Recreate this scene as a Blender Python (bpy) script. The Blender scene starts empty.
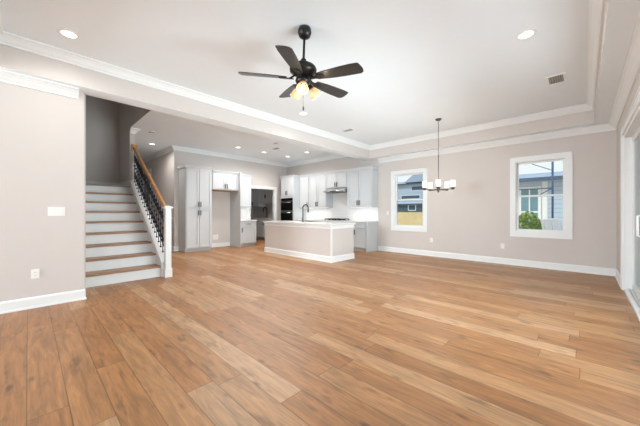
import bpy, bmesh, math, random
from mathutils import Vector, Matrix, Euler
random.seed(7)
S = bpy.context.scene
COL = S.collection
PI = math.pi

# ------------------------------------------------------------------ camera
cd = bpy.data.cameras.new('camera'); cam = bpy.data.objects.new('camera', cd); COL.objects.link(cam)
cam.location = (0, 0, 1.2); cam.rotation_euler = (PI/2, 0, 0.7606)
cd.sensor_width = 36; cd.lens = 277.63/640*36; cd.shift_y = -0.8/640; cd.clip_start = 0.02; cd.clip_end = 300
S.camera = cam

# ------------------------------------------------------------------ sky
W = bpy.data.worlds.new('sky'); S.world = W; W.use_nodes = True
nt = W.node_tree; nt.nodes.clear()
out = nt.nodes.new('ShaderNodeOutputWorld'); bg = nt.nodes.new('ShaderNodeBackground')
tc = nt.nodes.new('ShaderNodeTexCoord'); sx = nt.nodes.new('ShaderNodeSeparateXYZ'); rp = nt.nodes.new('ShaderNodeValToRGB')
nt.links.new(tc.outputs['Generated'], sx.inputs[0]); nt.links.new(sx.outputs['Z'], rp.inputs[0])
rp.color_ramp.elements[0].position = 0.0; rp.color_ramp.elements[0].color = (.93, .94, .93, 1)
rp.color_ramp.elements[1].position = 0.6; rp.color_ramp.elements[1].color = (.80, .88, 1, 1)
nt.links.new(rp.outputs[0], bg.inputs[0]); bg.inputs[1].default_value = 1.15
nt.links.new(bg.outputs[0], out.inputs[0])

# ------------------------------------------------------------------ daylight, added fill lamps and exposure
def area(name, loc, rot, sx_, sy_, power, color=(1, 1, 1), spread=PI):
    d = bpy.data.lights.new(name, 'AREA'); d.shape = 'RECTANGLE'; d.size = sx_; d.size_y = sy_
    d.energy = power; d.color = color; d.spread = spread
    o = bpy.data.objects.new(name, d); COL.objects.link(o); o.location = loc; o.rotation_euler = rot
    return o
DAY = (.86, .945, 1.0)
# skylight falling in through the sliding door, then three added fill lamps
area('daylight_sliding_door', (.72, 3.45, 1.35), (0, math.radians(68), 0), 2.0, 2.8, 195, DAY)
area('fill_ceiling_uplight', (1.25, 3.7, -.1), (0, math.radians(150), 0), 1.5, 3.0, 400, DAY)  # added lamp aimed up through the door to brighten the ceiling
area('fill_rear_side', (.70, -3.6, 1.3), (0, math.radians(95), 0), 2.1, 4.2, 30, DAY)  # added fill from behind the camera, at an invented opening
area('fill_rear', (-4.08, -6.3, 1.5), (math.radians(102), 0, math.radians(-16)), 1.5, 2.2, 440, DAY)  # added main fill from behind the camera, towards the back wall
sd = bpy.data.lights.new('sun', 'SUN'); sd.energy = 2.4; sd.angle = .02; sd.color = (1, .96, .88)
so = bpy.data.objects.new('sun', sd); COL.objects.link(so); so.rotation_euler = (math.radians(38), 0, math.radians(-15))
S.view_settings.view_transform = 'Standard'; S.view_settings.look = 'None'
S.view_settings.exposure = 0.0; S.view_settings.gamma = 1.0; S.view_settings.use_curve_mapping = False

# ------------------------------------------------------------------ materials
def lin(c):
    return tuple(((v/255)/12.92 if v/255 <= .04045 else (((v/255)+.055)/1.055)**2.4) for v in c) + (1,)
def mat(name, rgb, rough=.5, metal=0, noise=.03, scale=6, bump=0, spec=.5, emis=None, estr=0):
    m = bpy.data.materials.new(name); m.use_nodes = True; n = m.node_tree.nodes; l = m.node_tree.links
    b = n['Principled BSDF']; b.inputs['Roughness'].default_value = rough; b.inputs['Metallic'].default_value = metal
    b.inputs['Specular IOR Level'].default_value = spec
    c = lin(rgb)
    t = n.new('ShaderNodeTexCoord'); no = n.new('ShaderNodeTexNoise'); no.inputs['Scale'].default_value = scale
    no.inputs['Detail'].default_value = 4
    l.new(t.outputs['Object'], no.inputs['Vector'])
    mx = n.new('ShaderNodeMix'); mx.data_type = 'RGBA'
    mx.inputs['A'].default_value = tuple(v*(1-noise) for v in c[:3])+(1,)
    mx.inputs['B'].default_value = tuple(min(1, v*(1+noise)) for v in c[:3])+(1,)
    l.new(no.outputs['Fac'], mx.inputs['Factor']); l.new(mx.outputs['Result'], b.inputs['Base Color'])
    if bump:
        n2 = n.new('ShaderNodeTexNoise'); n2.inputs['Scale'].default_value = 120; l.new(t.outputs['Object'], n2.inputs['Vector'])
        bp = n.new('ShaderNodeBump'); bp.inputs['Strength'].default_value = bump; bp.inputs['Distance'].default_value = .002
        l.new(n2.outputs['Fac'], bp.inputs['Height']); l.new(bp.outputs[0], b.inputs['Normal'])
    if emis:
        b.inputs['Emission Color'].default_value = lin(emis); b.inputs['Emission Strength'].default_value = estr
    return m
M = {}
M['wall'] = mat('greige_wall_paint', (212, 206, 202), .85, noise=.012, bump=.05, spec=.2)
M['ceil'] = mat('white_ceiling_paint', (236, 243, 248), .9, noise=.01, bump=.04, spec=.2)
M['trim'] = mat('white_trim_paint', (236, 239, 240), .4, noise=.01)
M['cab'] = mat('pale_grey_cabinet_paint', (200, 204, 207), .4, noise=.012)
M['quartz'] = mat('white_quartz', (224, 224, 222), .2, noise=.03, scale=3)
M['black'] = mat('matte_black_metal', (26, 26, 28), .38, metal=.6)
M['bronze'] = mat('dark_bronze_metal', (52, 50, 50), .35, metal=.7)
M['pewter'] = mat('grey_pull_metal', (95, 94, 92), .35, metal=.8)
M['steel'] = mat('brushed_steel', (176, 176, 175), .3, metal=.9, noise=.05, scale=40)
M['ovenglass'] = mat('black_oven_glass', (14, 14, 16), .08)
M['plate'] = mat('white_plastic', (240, 240, 238), .35)
M['dark'] = mat('dark_slot', (60, 58, 56), .6)
M['ventm'] = mat('grey_vent_metal', (188, 188, 186), .5)
M['shadowgrey'] = mat('grey_vent_backing', (150, 150, 149), .6)
M['iron'] = mat('wrought_iron', (50, 53, 60), .45, metal=.5)
M['carpet'] = mat('landing_carpet', (150, 140, 130), .95, noise=.1, scale=60)
M['subfloor'] = mat('plywood_edge', (190, 150, 100), .6, noise=.12, scale=20)
M['shade'] = mat('amber_glass_shade', (238, 200, 155), .35, emis=(255, 208, 145), estr=.18)
M['bulb'] = mat('lit_bulb', (255, 250, 240), .4, emis=(255, 240, 215), estr=.6)
M['fshade'] = mat('frosted_white_glass_shade', (255, 250, 240), .3, emis=(255, 232, 205), estr=.4)
M['lens'] = mat('lit_downlight_lens', (255, 255, 255), .5, emis=(255, 250, 242), estr=3.0)
M['strip'] = mat('lit_strip_lens', (255, 255, 255), .5, emis=(255, 252, 248), estr=2.0)

def wood(name, c1, c2, stretch=(2, 30, 30), rough=.4):
    m = bpy.data.materials.new(name); m.use_nodes = True; n = m.node_tree.nodes; l = m.node_tree.links
    b = n['Principled BSDF']; b.inputs['Roughness'].default_value = rough
    t = n.new('ShaderNodeTexCoord'); mp = n.new('ShaderNodeMapping'); mp.inputs['Scale'].default_value = stretch
    no = n.new('ShaderNodeTexNoise'); no.inputs['Scale'].default_value = 1; no.inputs['Detail'].default_value = 6; no.inputs['Distortion'].default_value = .6
    r = n.new('ShaderNodeValToRGB'); r.color_ramp.elements[0].position = .3; r.color_ramp.elements[1].position = .7
    r.color_ramp.elements[0].color = lin(c1); r.color_ramp.elements[1].color = lin(c2)
    l.new(t.outputs['Object'], mp.inputs[0]); l.new(mp.outputs[0], no.inputs['Vector']); l.new(no.outputs['Fac'], r.inputs[0]); l.new(r.outputs[0], b.inputs['Base Color'])
    return m
M['oak'] = wood('oak_handrail', (168, 116, 66), (205, 152, 98))
M['tread'] = wood('oak_tread', (140, 104, 76), (176, 136, 104), (30, 3, 30))
M['bladew'] = wood('charcoal_blade_wood', (40, 41, 43), (58, 57, 57), (3, 40, 40), .32)
M['brownw'] = wood('brown_stained_door', (92, 62, 40), (120, 84, 56), (30, 30, 2))

def floor_mat():
    m = bpy.data.materials.new('oak_plank_floor'); m.use_nodes = True; n = m.node_tree.nodes; l = m.node_tree.links
    b = n['Principled BSDF']
    def math_(op, a, bb=None, c=None):
        q = n.new('ShaderNodeMath'); q.operation = op
        for i, v in enumerate((a, bb, c)):
            if v is None: continue
            if isinstance(v, (int, float)): q.inputs[i].default_value = v
            else: l.new(v, q.inputs[i])
        return q.outputs[0]
    t = n.new('ShaderNodeTexCoord'); s = n.new('ShaderNodeSeparateXYZ'); l.new(t.outputs['Object'], s.inputs[0])
    x, y = s.outputs['X'], s.outputs['Y']
    PW, PL = .183, 1.85
    yr = math_('DIVIDE', math_('ADD', y, .007), PW); row = math_('FLOOR', yr); fy = math_('FRACT', yr)
    wn = n.new('ShaderNodeTexWhiteNoise'); wn.noise_dimensions = '1D'; l.new(row, wn.inputs['W'])
    xr = math_('ADD', math_('DIVIDE', x, PL), math_('MULTIPLY', wn.outputs['Value'], 7.3)); ci = math_('FLOOR', xr); fx = math_('FRACT', xr)
    idv = n.new('ShaderNodeCombineXYZ'); l.new(row, idv.inputs[0]); l.new(ci, idv.inputs[1])
    w2 = n.new('ShaderNodeTexWhiteNoise'); w2.noise_dimensions = '2D'; l.new(idv.outputs[0], w2.inputs['Vector'])
    sepc = n.new('ShaderNodeSeparateColor'); l.new(w2.outputs['Color'], sepc.inputs[0])
    r1, r2, r3 = sepc.outputs[0], sepc.outputs[1], sepc.outputs[2]
    # grain coordinates: long along x, shifted for each plank
    def vec(sx_, sy_, shift):
        c = n.new('ShaderNodeCombineXYZ'); l.new(math_('ADD', math_('MULTIPLY', x, sx_), math_('MULTIPLY', r1, 37)), c.inputs[0])
        l.new(math_('ADD', math_('MULTIPLY', y, sy_), math_('MULTIPLY', r2, 53)), c.inputs[1]); l.new(math_('MULTIPLY', r3, shift), c.inputs[2]); return c.outputs[0]
    g = n.new('ShaderNodeTexNoise'); g.inputs['Scale'].default_value = 1; g.inputs['Detail'].default_value = 8; g.inputs['Roughness'].default_value = .6; g.inputs['Distortion'].default_value = 1.2; l.new(vec(2.0, 18, 9), g.inputs['Vector'])
    gf = n.new('ShaderNodeTexNoise'); gf.inputs['Scale'].default_value = 1; gf.inputs['Detail'].default_value = 3; l.new(vec(5, 110, 9), gf.inputs['Vector'])
    k = n.new('ShaderNodeTexNoise'); k.inputs['Scale'].default_value = 1; k.inputs['Detail'].default_value = 2; l.new(vec(4.2, 11, 5), k.inputs['Vector'])
    base = n.new('ShaderNodeValToRGB'); e = base.color_ramp.elements
    e[0].position = 0; e[0].color = lin((154, 108, 71)); e[1].position = 1; e[1].color = lin((186, 150, 117))
    q = e.new(.45); q.color = lin((165, 120, 83)); q = e.new(.8); q.color = lin((175, 134, 97))
    l.new(r1, base.inputs[0])
    # grain darkening
    gr = n.new('ShaderNodeMapRange'); gr.inputs['From Min'].default_value = .3; gr.inputs['From Max'].default_value = .7; gr.inputs['To Min'].default_value = .62; gr.inputs['To Max'].default_value = 1.25
    l.new(g.outputs['Fac'], gr.inputs[0])
    gf2 = n.new('ShaderNodeMapRange'); gf2.inputs['From Min'].default_value = .3; gf2.inputs['From Max'].default_value = .7; gf2.inputs['To Min'].default_value = .9; gf2.inputs['To Max'].default_value = 1.08
    l.new(gf.outputs['Fac'], gf2.inputs[0])
    kr = n.new('ShaderNodeMapRange'); kr.inputs['From Min'].default_value = .60; kr.inputs['From Max'].default_value = .76; kr.inputs['To Min'].default_value = 1; kr.inputs['To Max'].default_value = .55
    l.new(k.outputs['Fac'], kr.inputs[0])
    # small knots
    vo = n.new('ShaderNodeTexVoronoi'); vo.inputs['Scale'].default_value = 1; l.new(vec(2.6, 6.5, 3), vo.inputs['Vector'])
    kn = n.new('ShaderNodeMapRange'); kn.inputs['From Min'].default_value = .03; kn.inputs['From Max'].default_value = .16; kn.inputs['To Min'].default_value = .5; kn.inputs['To Max'].default_value = 1
    l.new(vo.outputs['Distance'], kn.inputs[0])
    # seams
    sy = math_('MULTIPLY', math_('MINIMUM', fy, math_('SUBTRACT', 1, fy)), PW)
    sxx = math_('MULTIPLY', math_('MINIMUM', fx, math_('SUBTRACT', 1, fx)), PL)
    sm = n.new('ShaderNodeMapRange'); sm.inputs['From Min'].default_value = .0008; sm.inputs['From Max'].default_value = .0045; sm.inputs['To Min'].default_value = .48; sm.inputs['To Max'].default_value = 1
    l.new(math_('MINIMUM', sy, sxx), sm.inputs[0])
    f = math_('MULTIPLY', math_('MULTIPLY', gr.outputs[0], gf2.outputs[0]), math_('MULTIPLY', math_('MULTIPLY', kr.outputs[0], kn.outputs[0]), sm.outputs[0]))
    vm = n.new('ShaderNodeVectorMath'); vm.operation = 'SCALE'; l.new(base.outputs[0], vm.inputs[0]); l.new(f, vm.inputs['Scale'])
    hs = n.new('ShaderNodeHueSaturation'); l.new(vm.outputs[0], hs.inputs['Color']); hs.inputs['Saturation'].default_value = 1.10
    l.new(hs.outputs[0], b.inputs['Base Color'])
    b.inputs['Roughness'].default_value = .42; b.inputs['Specular IOR Level'].default_value = .75
    bp = n.new('ShaderNodeBump'); bp.inputs['Strength'].default_value = .25; bp.inputs['Distance'].default_value = .002
    l.new(sm.outputs[0], bp.inputs['Height']); l.new(bp.outputs[0], b.inputs['Normal'])
    return m
M['floor'] = floor_mat()

def glass_mat():
    m = bpy.data.materials.new('window_glass'); m.use_nodes = True; n = m.node_tree.nodes; l = m.node_tree.links
    n.remove(n['Principled BSDF']); o = n['Material Output']
    tr = n.new('ShaderNodeBsdfTransparent'); tr.inputs[0].default_value = (.94, .97, .97, 1)
    gl = n.new('ShaderNodeBsdfGlossy'); gl.inputs['Roughness'].default_value = .02
    fr = n.new('ShaderNodeFresnel'); fr.inputs[0].default_value = 1.45
    mx = n.new('ShaderNodeMixShader'); l.new(fr.outputs[0], mx.inputs[0]); l.new(tr.outputs[0], mx.inputs[1]); l.new(gl.outputs[0], mx.inputs[2]); l.new(mx.outputs[0], o.inputs[0])
    return m
M['glass'] = glass_mat()

def tile_mat(name, c, g, bw, bh, rot, lap=False):
    m = bpy.data.materials.new(name); m.use_nodes = True; n = m.node_tree.nodes; l = m.node_tree.links
    b = n['Principled BSDF']; b.inputs['Roughness'].default_value = .25 if not lap else .7
    t = n.new('ShaderNodeTexCoord'); s = n.new('ShaderNodeSeparateXYZ'); l.new(t.outputs['Object'], s.inputs[0])
    c2 = n.new('ShaderNodeCombineXYZ'); l.new(s.outputs['X' if rot == 'Y' else 'Y'], c2.inputs[0]); l.new(s.outputs['Z'], c2.inputs[1])
    br = n.new('ShaderNodeTexBrick'); br.inputs['Scale'].default_value = 1; br.inputs['Brick Width'].default_value = bw; br.inputs['Row Height'].default_value = bh
    br.inputs['Mortar Size'].default_value = .004 if not lap else .018; br.inputs['Color1'].default_value = lin(c); br.inputs['Color2'].default_value = tuple(v*.98 for v in lin(c)[:3])+(1,); br.inputs['Mortar'].default_value = lin(g)
    l.new(c2.outputs[0], br.inputs['Vector']); l.new(br.outputs['Color'], b.inputs['Base Color'])
    return m
M['tileY'] = tile_mat('white_subway_tile_y', (238, 239, 239), (222, 222, 222), .15, .075, 'Y')
M['tileX'] = tile_mat('white_subway_tile_x', (238, 239, 239), (222, 222, 222), .15, .075, 'X')
M['siding'] = tile_mat('pale_blue_lap_siding', (182, 199, 220), (158, 178, 204), 60, .17, 'Y', True)
M['siding2'] = tile_mat('slate_blue_lap_siding', (166, 182, 202), (146, 164, 188), 60, .25, 'Y', True)
M['siding3'] = tile_mat('dark_slate_siding', (70, 92, 112), (56, 76, 96), 60, .25, 'Y', True)
M['roof'] = mat('grey_blue_shingles', (150, 166, 188), .9, noise=.15, scale=8)
M['gutter'] = mat('slate_gutter', (62, 84, 112), .5)
M['sand'] = mat('dry_tan_ground', (208, 190, 150), .95, noise=.16, scale=3)
M['pane'] = mat('far_window_glass', (110, 150, 165), .1)
M['farpane'] = mat('dark_far_window_glass', (52, 78, 108), .2)
M['panelw'] = mat('weathered_white_vinyl', (205, 211, 222), .5)
M['leaf'] = mat('green_leaves', (96, 132, 52), .6, noise=.35, scale=14)
M['leafy'] = mat('yellow_green_leaves', (150, 176, 74), .6, noise=.3, scale=14)
M['polem'] = mat('dark_blue_pole_paint', (50, 78, 120), .5)

# ------------------------------------------------------------------ mesh builder (world coordinates, stored relative to an origin)
class MB:
    def __init__(s): s.v = []; s.f = []; s.sm = []
    def add(s, vs, fs, smooth=False):
        k = len(s.v); s.v += [tuple(v) for v in vs]; s.f += [tuple(i+k for i in f) for f in fs]; s.sm += [smooth]*len(fs); return s
    def box(s, x0, x1, y0, y1, z0, z1, fn=None):
        vs = [(x, y, z) for x in (x0, x1) for y in (y0, y1) for z in (z0, z1)]
        if fn: vs = [fn(*v) for v in vs]
        return s.add(vs, [(0, 1, 3, 2), (4, 6, 7, 5), (0, 4, 5, 1), (2, 3, 7, 6), (0, 2, 6, 4), (1, 5, 7, 3)])
    def prism(s, poly, a, b, fn):              # poly of (p,q); fn(p,q,t) -> xyz
        n = len(poly); vs = [fn(p, q, a) for p, q in poly]+[fn(p, q, b) for p, q in poly]
        return s.add(vs, [tuple(range(n)), tuple(range(2*n-1, n-1, -1))]+[(i, (i+1) % n, n+(i+1) % n, n+i) for i in range(n)])
    def tube(s, pts, r, n=8, cap=True):
        pts = [Vector(p) for p in pts]; rs = r if isinstance(r, (list, tuple)) else [r]*len(pts); vs = []; fs = []
        up = None
        for i, p in enumerate(pts):
            d = (pts[min(i+1, len(pts)-1)]-pts[max(i-1, 0)]).normalized()
            if up is None: up = d.orthogonal().normalized()
            up = (up-d*up.dot(d)); up = up.normalized() if up.length > 1e-6 else d.orthogonal().normalized()
            w = d.cross(up)
            for k in range(n):
                a = 2*PI*k/n; vs.append(p+(up*math.cos(a)+w*math.sin(a))*rs[i])
        for i in range(len(pts)-1):
            for k in range(n): fs.append((i*n+k, i*n+(k+1) % n, (i+1)*n+(k+1) % n, (i+1)*n+k))
        if cap: fs += [tuple(range(n-1, -1, -1)), tuple(range((len(pts)-1)*n, len(pts)*n))]
        return s.add(vs, fs, True)
    def lathe(s, prof, mtx=None, n=24, c=(0, 0, 0)):
        vs = []; fs = []; m = len(prof)
        for k in range(n):
            a = 2*PI*k/n
            for r, z in prof:
                p = Vector((r*math.cos(a), r*math.sin(a), z))
                if mtx: p = mtx @ p
                vs.append(p+Vector(c))
        for k in range(n):
            for i in range(m-1):
                fs.append((k*m+i, ((k+1) % n)*m+i, ((k+1) % n)*m+i+1, k*m+i+1))
        return s.add(vs, fs, True)
    def build(s, name, m, parent=None, origin=None, bevel=0, slots=None):
        if origin is None:
            origin = Vector(parent.get('_o', (0, 0, 0))) if parent else Vector((0, 0, 0))
            if not parent:
                xs = list(zip(*s.v)); origin = Vector(((min(xs[0])+max(xs[0]))/2, (min(xs[1])+max(xs[1]))/2, min(xs[2])))
                if not slots and m.name in ('oak_plank_floor', 'white_subway_tile_y', 'white_subway_tile_x', 'pale_blue_lap_siding', 'slate_blue_lap_siding', 'dark_slate_siding'): origin = Vector((0, 0, 0))
        origin = Vector(origin)
        me = bpy.data.meshes.new(name); bm = bmesh.new()
        vv = [bm.verts.new(Vector(v)-origin) for v in s.v]; bm.verts.ensure_lookup_table()
        for f, smo in zip(s.f, s.sm):
            try: fa = bm.faces.new([vv[i] for i in f]); fa.smooth = smo
            except ValueError: pass
        bmesh.ops.remove_doubles(bm, verts=bm.verts, dist=1e-6)
        bmesh.ops.recalc_face_normals(bm, faces=bm.faces)
        bm.to_mesh(me); bm.free()
        me.materials.append(m)
        if slots:
            me.materials.append(slots)
            for p in me.polygons:
                if p.normal.z < -.5: p.material_index = 1
        o = bpy.data.objects.new(name, me); COL.objects.link(o)
        if parent: o.parent = parent; o['_o'] = tuple(origin)
        else: o.location = origin
        if bevel:
            bv = o.modifiers.new('bevel', 'BEVEL'); bv.width = bevel; bv.segments = 2; bv.limit_method = 'ANGLE'
        return o
def tag(o, label=None, cat=None, group=None, kind=None):
    if label: o['label'] = label
    if cat: o['category'] = cat
    if group: o['group'] = group
    if kind: o['kind'] = kind
    return o
def thing(name, loc, label, cat, group=None, kind=None):
    o = bpy.data.objects.new(name, None); COL.objects.link(o); o.location = loc; o.empty_display_size = .1
    o['_o'] = tuple(loc); return tag(o, label, cat, group, kind)
def struct(mb, name, m, label, cat, **k):
    return tag(mb.build(name, m, **k), label, cat, kind='structure')
def copy_tree(o, parent=None):
    c = o.copy(); COL.objects.link(c)
    if parent: c.parent = parent
    for ch in list(o.children): copy_tree(ch, c)
    return c
FY = lambda y0: (lambda u, w, z: (u, y0-w, z))     # a front that faces -Y: u runs along X, w comes out of the front
FX = lambda x0: (lambda u, w, z: (x0+w, u, z))     # a front that faces +X: u runs along Y
B = lambda *a: MB().box(*a)

def molding(path, prof, z0, side, closed=False):
    """sweep a profile of (offset, dz) along a plan polyline; side +1 = left of travel"""
    P = [Vector((a, b)) for a, b in path]; n = len(P); mb = MB(); rings = []
    for i in range(n):
        d0 = (P[i]-P[i-1]).normalized() if (closed or i > 0) else None
        d1 = (P[(i+1) % n]-P[i]).normalized() if (closed or i < n-1) else None
        if d0 is None: d0 = d1
        if d1 is None: d1 = d0
        n0 = Vector((-d0.y, d0.x))*side; n1 = Vector((-d1.y, d1.x))*side
        mit = (n0+n1); mit = mit/(mit.dot(n0)) if mit.length > 1e-6 else n0
        rings.append([(P[i].x+mit.x*o, P[i].y+mit.y*o, z0+dz) for o, dz in prof])
    k = len(prof); vs = [v for r in rings for v in r]; fs = []
    for i in range(n if closed else n-1):
        a, b = i*k, ((i+1) % n)*k
        for j in range(k): fs.append((a+j, a+(j+1) % k, b+(j+1) % k, b+j))
    if not closed: fs += [tuple(range(k)), tuple(range((n-1)*k+k-1, (n-1)*k-1, -1))]
    return mb.add(vs, fs)
CROWN = [(0, 0), (.105, 0), (.105, -.018), (.085, -.026), (.06, -.05), (.035, -.085), (.022, -.097), (.022, -.118), (0, -.118)]
BASE = [(0, 0), (.026, 0), (.026, .018), (.015, .022), (.015, .115), (.009, .135), (0, .14)]

# ------------------------------------------------------------------ the setting
XR, YW, XL, ZC, ZS = .44, 7.59, -5.0, 3.23, 2.86
XF = -9.15          # wall with the refrigerator niche
st = struct
st(B(-13.2, .58, -6.4, 7.75, -.12, 0), 'floor', M['floor'], 'light brown oak plank floor running through room and kitchen', 'floor')
st(B(-5.1, .6, -6.4, 7.75, ZC, ZC+.15), 'ceiling', M['ceil'], 'white raised tray ceiling over the living room', 'ceiling')
mb = MB(); mb.box(-13.2, -5.1, 1.69, 7.75, ZC, ZC+.15); mb.box(-13.2, -9.2, .44, 1.70, ZC, ZC+.15)
st(mb, 'ceiling_kitchen', M['ceil'], 'white kitchen and hall ceiling beyond the dropped beam', 'ceiling')
st(B(-5.1, -4.81, -6.4, YW, ZS, ZC), 'beam_left', M['wall'], 'long dropped beam between living room and kitchen', 'beam', slots=M['ceil'])
st(B(-4.81, XR, 7.28, YW, ZS, ZC), 'soffit_back', M['wall'], 'dropped ceiling border above the two windows', 'soffit', slots=M['ceil'])
st(B(.14, XR, -6.4, 7.28, ZS, ZC), 'soffit_right', M['wall'], 'dropped ceiling border above the sliding door', 'soffit', slots=M['ceil'])
st(B(-4.81, .14, -6.4, -.3, ZS, ZC), 'soffit_near', M['wall'], 'dropped ceiling border at the near end of the tray', 'soffit', slots=M['ceil'])
# back wall with two window openings
W1 = (-4.14, -3.24, .765, 2.33); W2 = (-1.125, -.27, .765, 2.33)
mb = MB(); y0, y1 = YW, YW+.16
for a, b in ((-11.9, W1[0]), (W1[1], W2[0]), (W2[1], .6)): mb.box(a, b, y0, y1, -.12, ZC)
for w in (W1, W2): mb.box(w[0], w[1], y0, y1, -.12, w[2]); mb.box(w[0], w[1], y0, y1, w[3], ZC)
st(mb, 'wall_back', M['wall'], 'greige back wall with two windows, running on behind the range', 'wall')
# right wall with the sliding door opening and an unseen opening added for rear fill
DY0, DY1, DZ = .7, 6.30, 2.38
mb = MB(); mb.box(XR, XR+.16, DY1, YW, -.12, ZC); mb.box(XR, XR+.16, -6.4, -5.75, -.12, ZC); mb.box(XR, XR+.16, -1.45, DY0, -.12, ZC); mb.box(XR, XR+.16, -5.75, -1.45, -.12, .2); mb.box(XR, XR+.16, -5.75, -1.45, 2.4, ZC); mb.box(XR, XR+.16, DY0, DY1, DZ, ZC); mb.box(XR, XR+.16, DY0, DY1, -.12, .0)
st(mb, 'wall_right', M['wall'], 'greige right wall holding the sliding glass door', 'wall')
st(B(-5.12, XL, -6.4, .53, 0, ZS), 'wall_left', M['wall'], 'greige left wall beside the staircase opening', 'wall')
mb = MB(); mb.box(-5.12, -4.85, -6.4, -6.2, -.12, ZC); mb.box(-3.3, .6, -6.4, -6.2, -.12, ZC)
mb.box(-4.85, -3.3, -6.4, -6.2, -.12, .35); mb.box(-4.85, -3.3, -6.4, -6.2, 2.65, ZC)  # opening made up to hold the rear fill lamp
st(mb, 'wall_near', M['wall'], 'greige near wall with an opening added for the rear fill lamp', 'wall')
# stairwell
mb = MB(); mb.box(-9.2, -5.12, .44, .56, 0, 5.6); mb.box(-9.2, -9.05, .56, 1.69, 0, 5.6)
st(mb, 'wall_stairwell', M['wall'], 'greige stairwell side and back walls', 'wall')
mb = MB(); mb.box(-13.2, -7.95, 1.69, 1.79, 0, ZC); mb.box(-9.2, -5.1, 1.69, 1.81, ZC+.15, 5.6); mb.box(-9.05, -5.1, 1.68, 1.69, ZC, 5.6)
st(mb, 'wall_stairs_right', M['wall'], 'greige wall where the stair handrail ends', 'wall')
mb = MB(); mb.box(-5.1, -5.0, .44, 1.81, ZC+.15, 5.6); mb.box(-9.2, -5.0, .44, 1.81, 5.6, 5.7)
st(mb, 'ceiling_stairwell', M['wall'], 'upper enclosure above the stairs', 'ceiling')
# kitchen walls
mb = MB(); mb.box(XF-.12, XF, 3.1, 5.79, 0, ZC); mb.box(XF-.12, XF, 6.93, YW, 0, ZC); mb.box(XF-.12, XF, 5.79, 6.93, 2.12, ZC)
st(mb, 'wall_kitchen_left', M['wall'], 'greige kitchen wall behind tall cabinets with scullery doorway', 'wall')
mb = MB(); mb.box(-11.55, XF-.12, 3.1, 3.22, 0, ZC); mb.box(-13.2, -12.4, 3.1, 3.22, 0, ZC); mb.box(-12.4, -11.55, 3.1, 3.22, 2.68, ZC)
st(mb, 'wall_hall', M['wall'], 'greige hallway wall left of the tall pantry cabinet', 'wall')
st(B(-13.3, -13.2, .4, 7.75, 0, ZC), 'wall_hall_end', M['wall'], 'greige wall at the far end of the hallway', 'wall')
mb = MB(); mb.box(-11.9, -11.8, 3.22, YW, 0, ZC)
st(mb, 'wall_scullery', M['wall'], 'greige far wall of the scullery', 'wall')

# mouldings
st(molding([(-4.81, -.3), (.14, -.3), (.14, 7.28), (-4.81, 7.28)], CROWN, ZC, 1, True), 'trim_1', M['trim'], 'white crown moulding around the raised tray', 'moulding')
st(molding([(XL, .47), (XL, -6.2), (XR, -6.2), (XR, YW), (-4.66, YW)], CROWN, ZS, 1), 'trim_2', M['trim'], 'white crown moulding under the dropped border', 'moulding')
st(molding([(-13.2, 3.1), (XF, 3.1), (XF, YW), (-5.1, YW)], CROWN, ZC, -1), 'trim_3', M['trim'], 'white crown moulding along the kitchen and hall walls', 'moulding')
st(molding([(-7.95, 1.69), (-7.95, 1.79), (-13.2, 1.79)], CROWN, ZC, -1), 'trim_4', M['trim'], 'white crown moulding on the hallway side of the stair wall', 'moulding')
st(molding([(-5.12, .53), (XL, .53), (XL, -6.2)], BASE, 0, 1), 'baseboard_left', M['trim'], 'white baseboard under the left wall', 'baseboard')
st(molding([(-4.69, YW), (XR, YW), (XR, DY1+.10)], BASE, 0, -1), 'baseboard_back', M['trim'], 'white baseboard under the two windows', 'baseboard')
st(molding([(-11.45, 3.1), (XF, 3.1), (XF, 3.23)], BASE, 0, -1), 'baseboard_hall', M['trim'], 'white baseboard along the hallway wall', 'baseboard')
st(B(XF, XF+.015, 4.04, 4.95, 0, .14), 'baseboard_niche', M['trim'], 'white baseboard inside the refrigerator niche', 'baseboard')
# scullery doorway casing
mb = MB(); f = FX(XF)
mb.box(5.70, 5.79, 0, .02, 0, 2.12, f); mb.box(6.93, 7.02, 0, .02, 0, 2.12, f); mb.box(5.68, 7.04, 0, .024, 2.12, 2.22, f)
mb.box(5.79, 5.80, -.12, 0, 0, 2.12, f); mb.box(6.92, 6.93, -.12, 0, 0, 2.12, f); mb.box(5.79, 6.93, -.12, 0, 2.11, 2.12, f)
st(mb, 'trim_5', M['trim'], 'white casing around the scullery doorway', 'casing')

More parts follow.
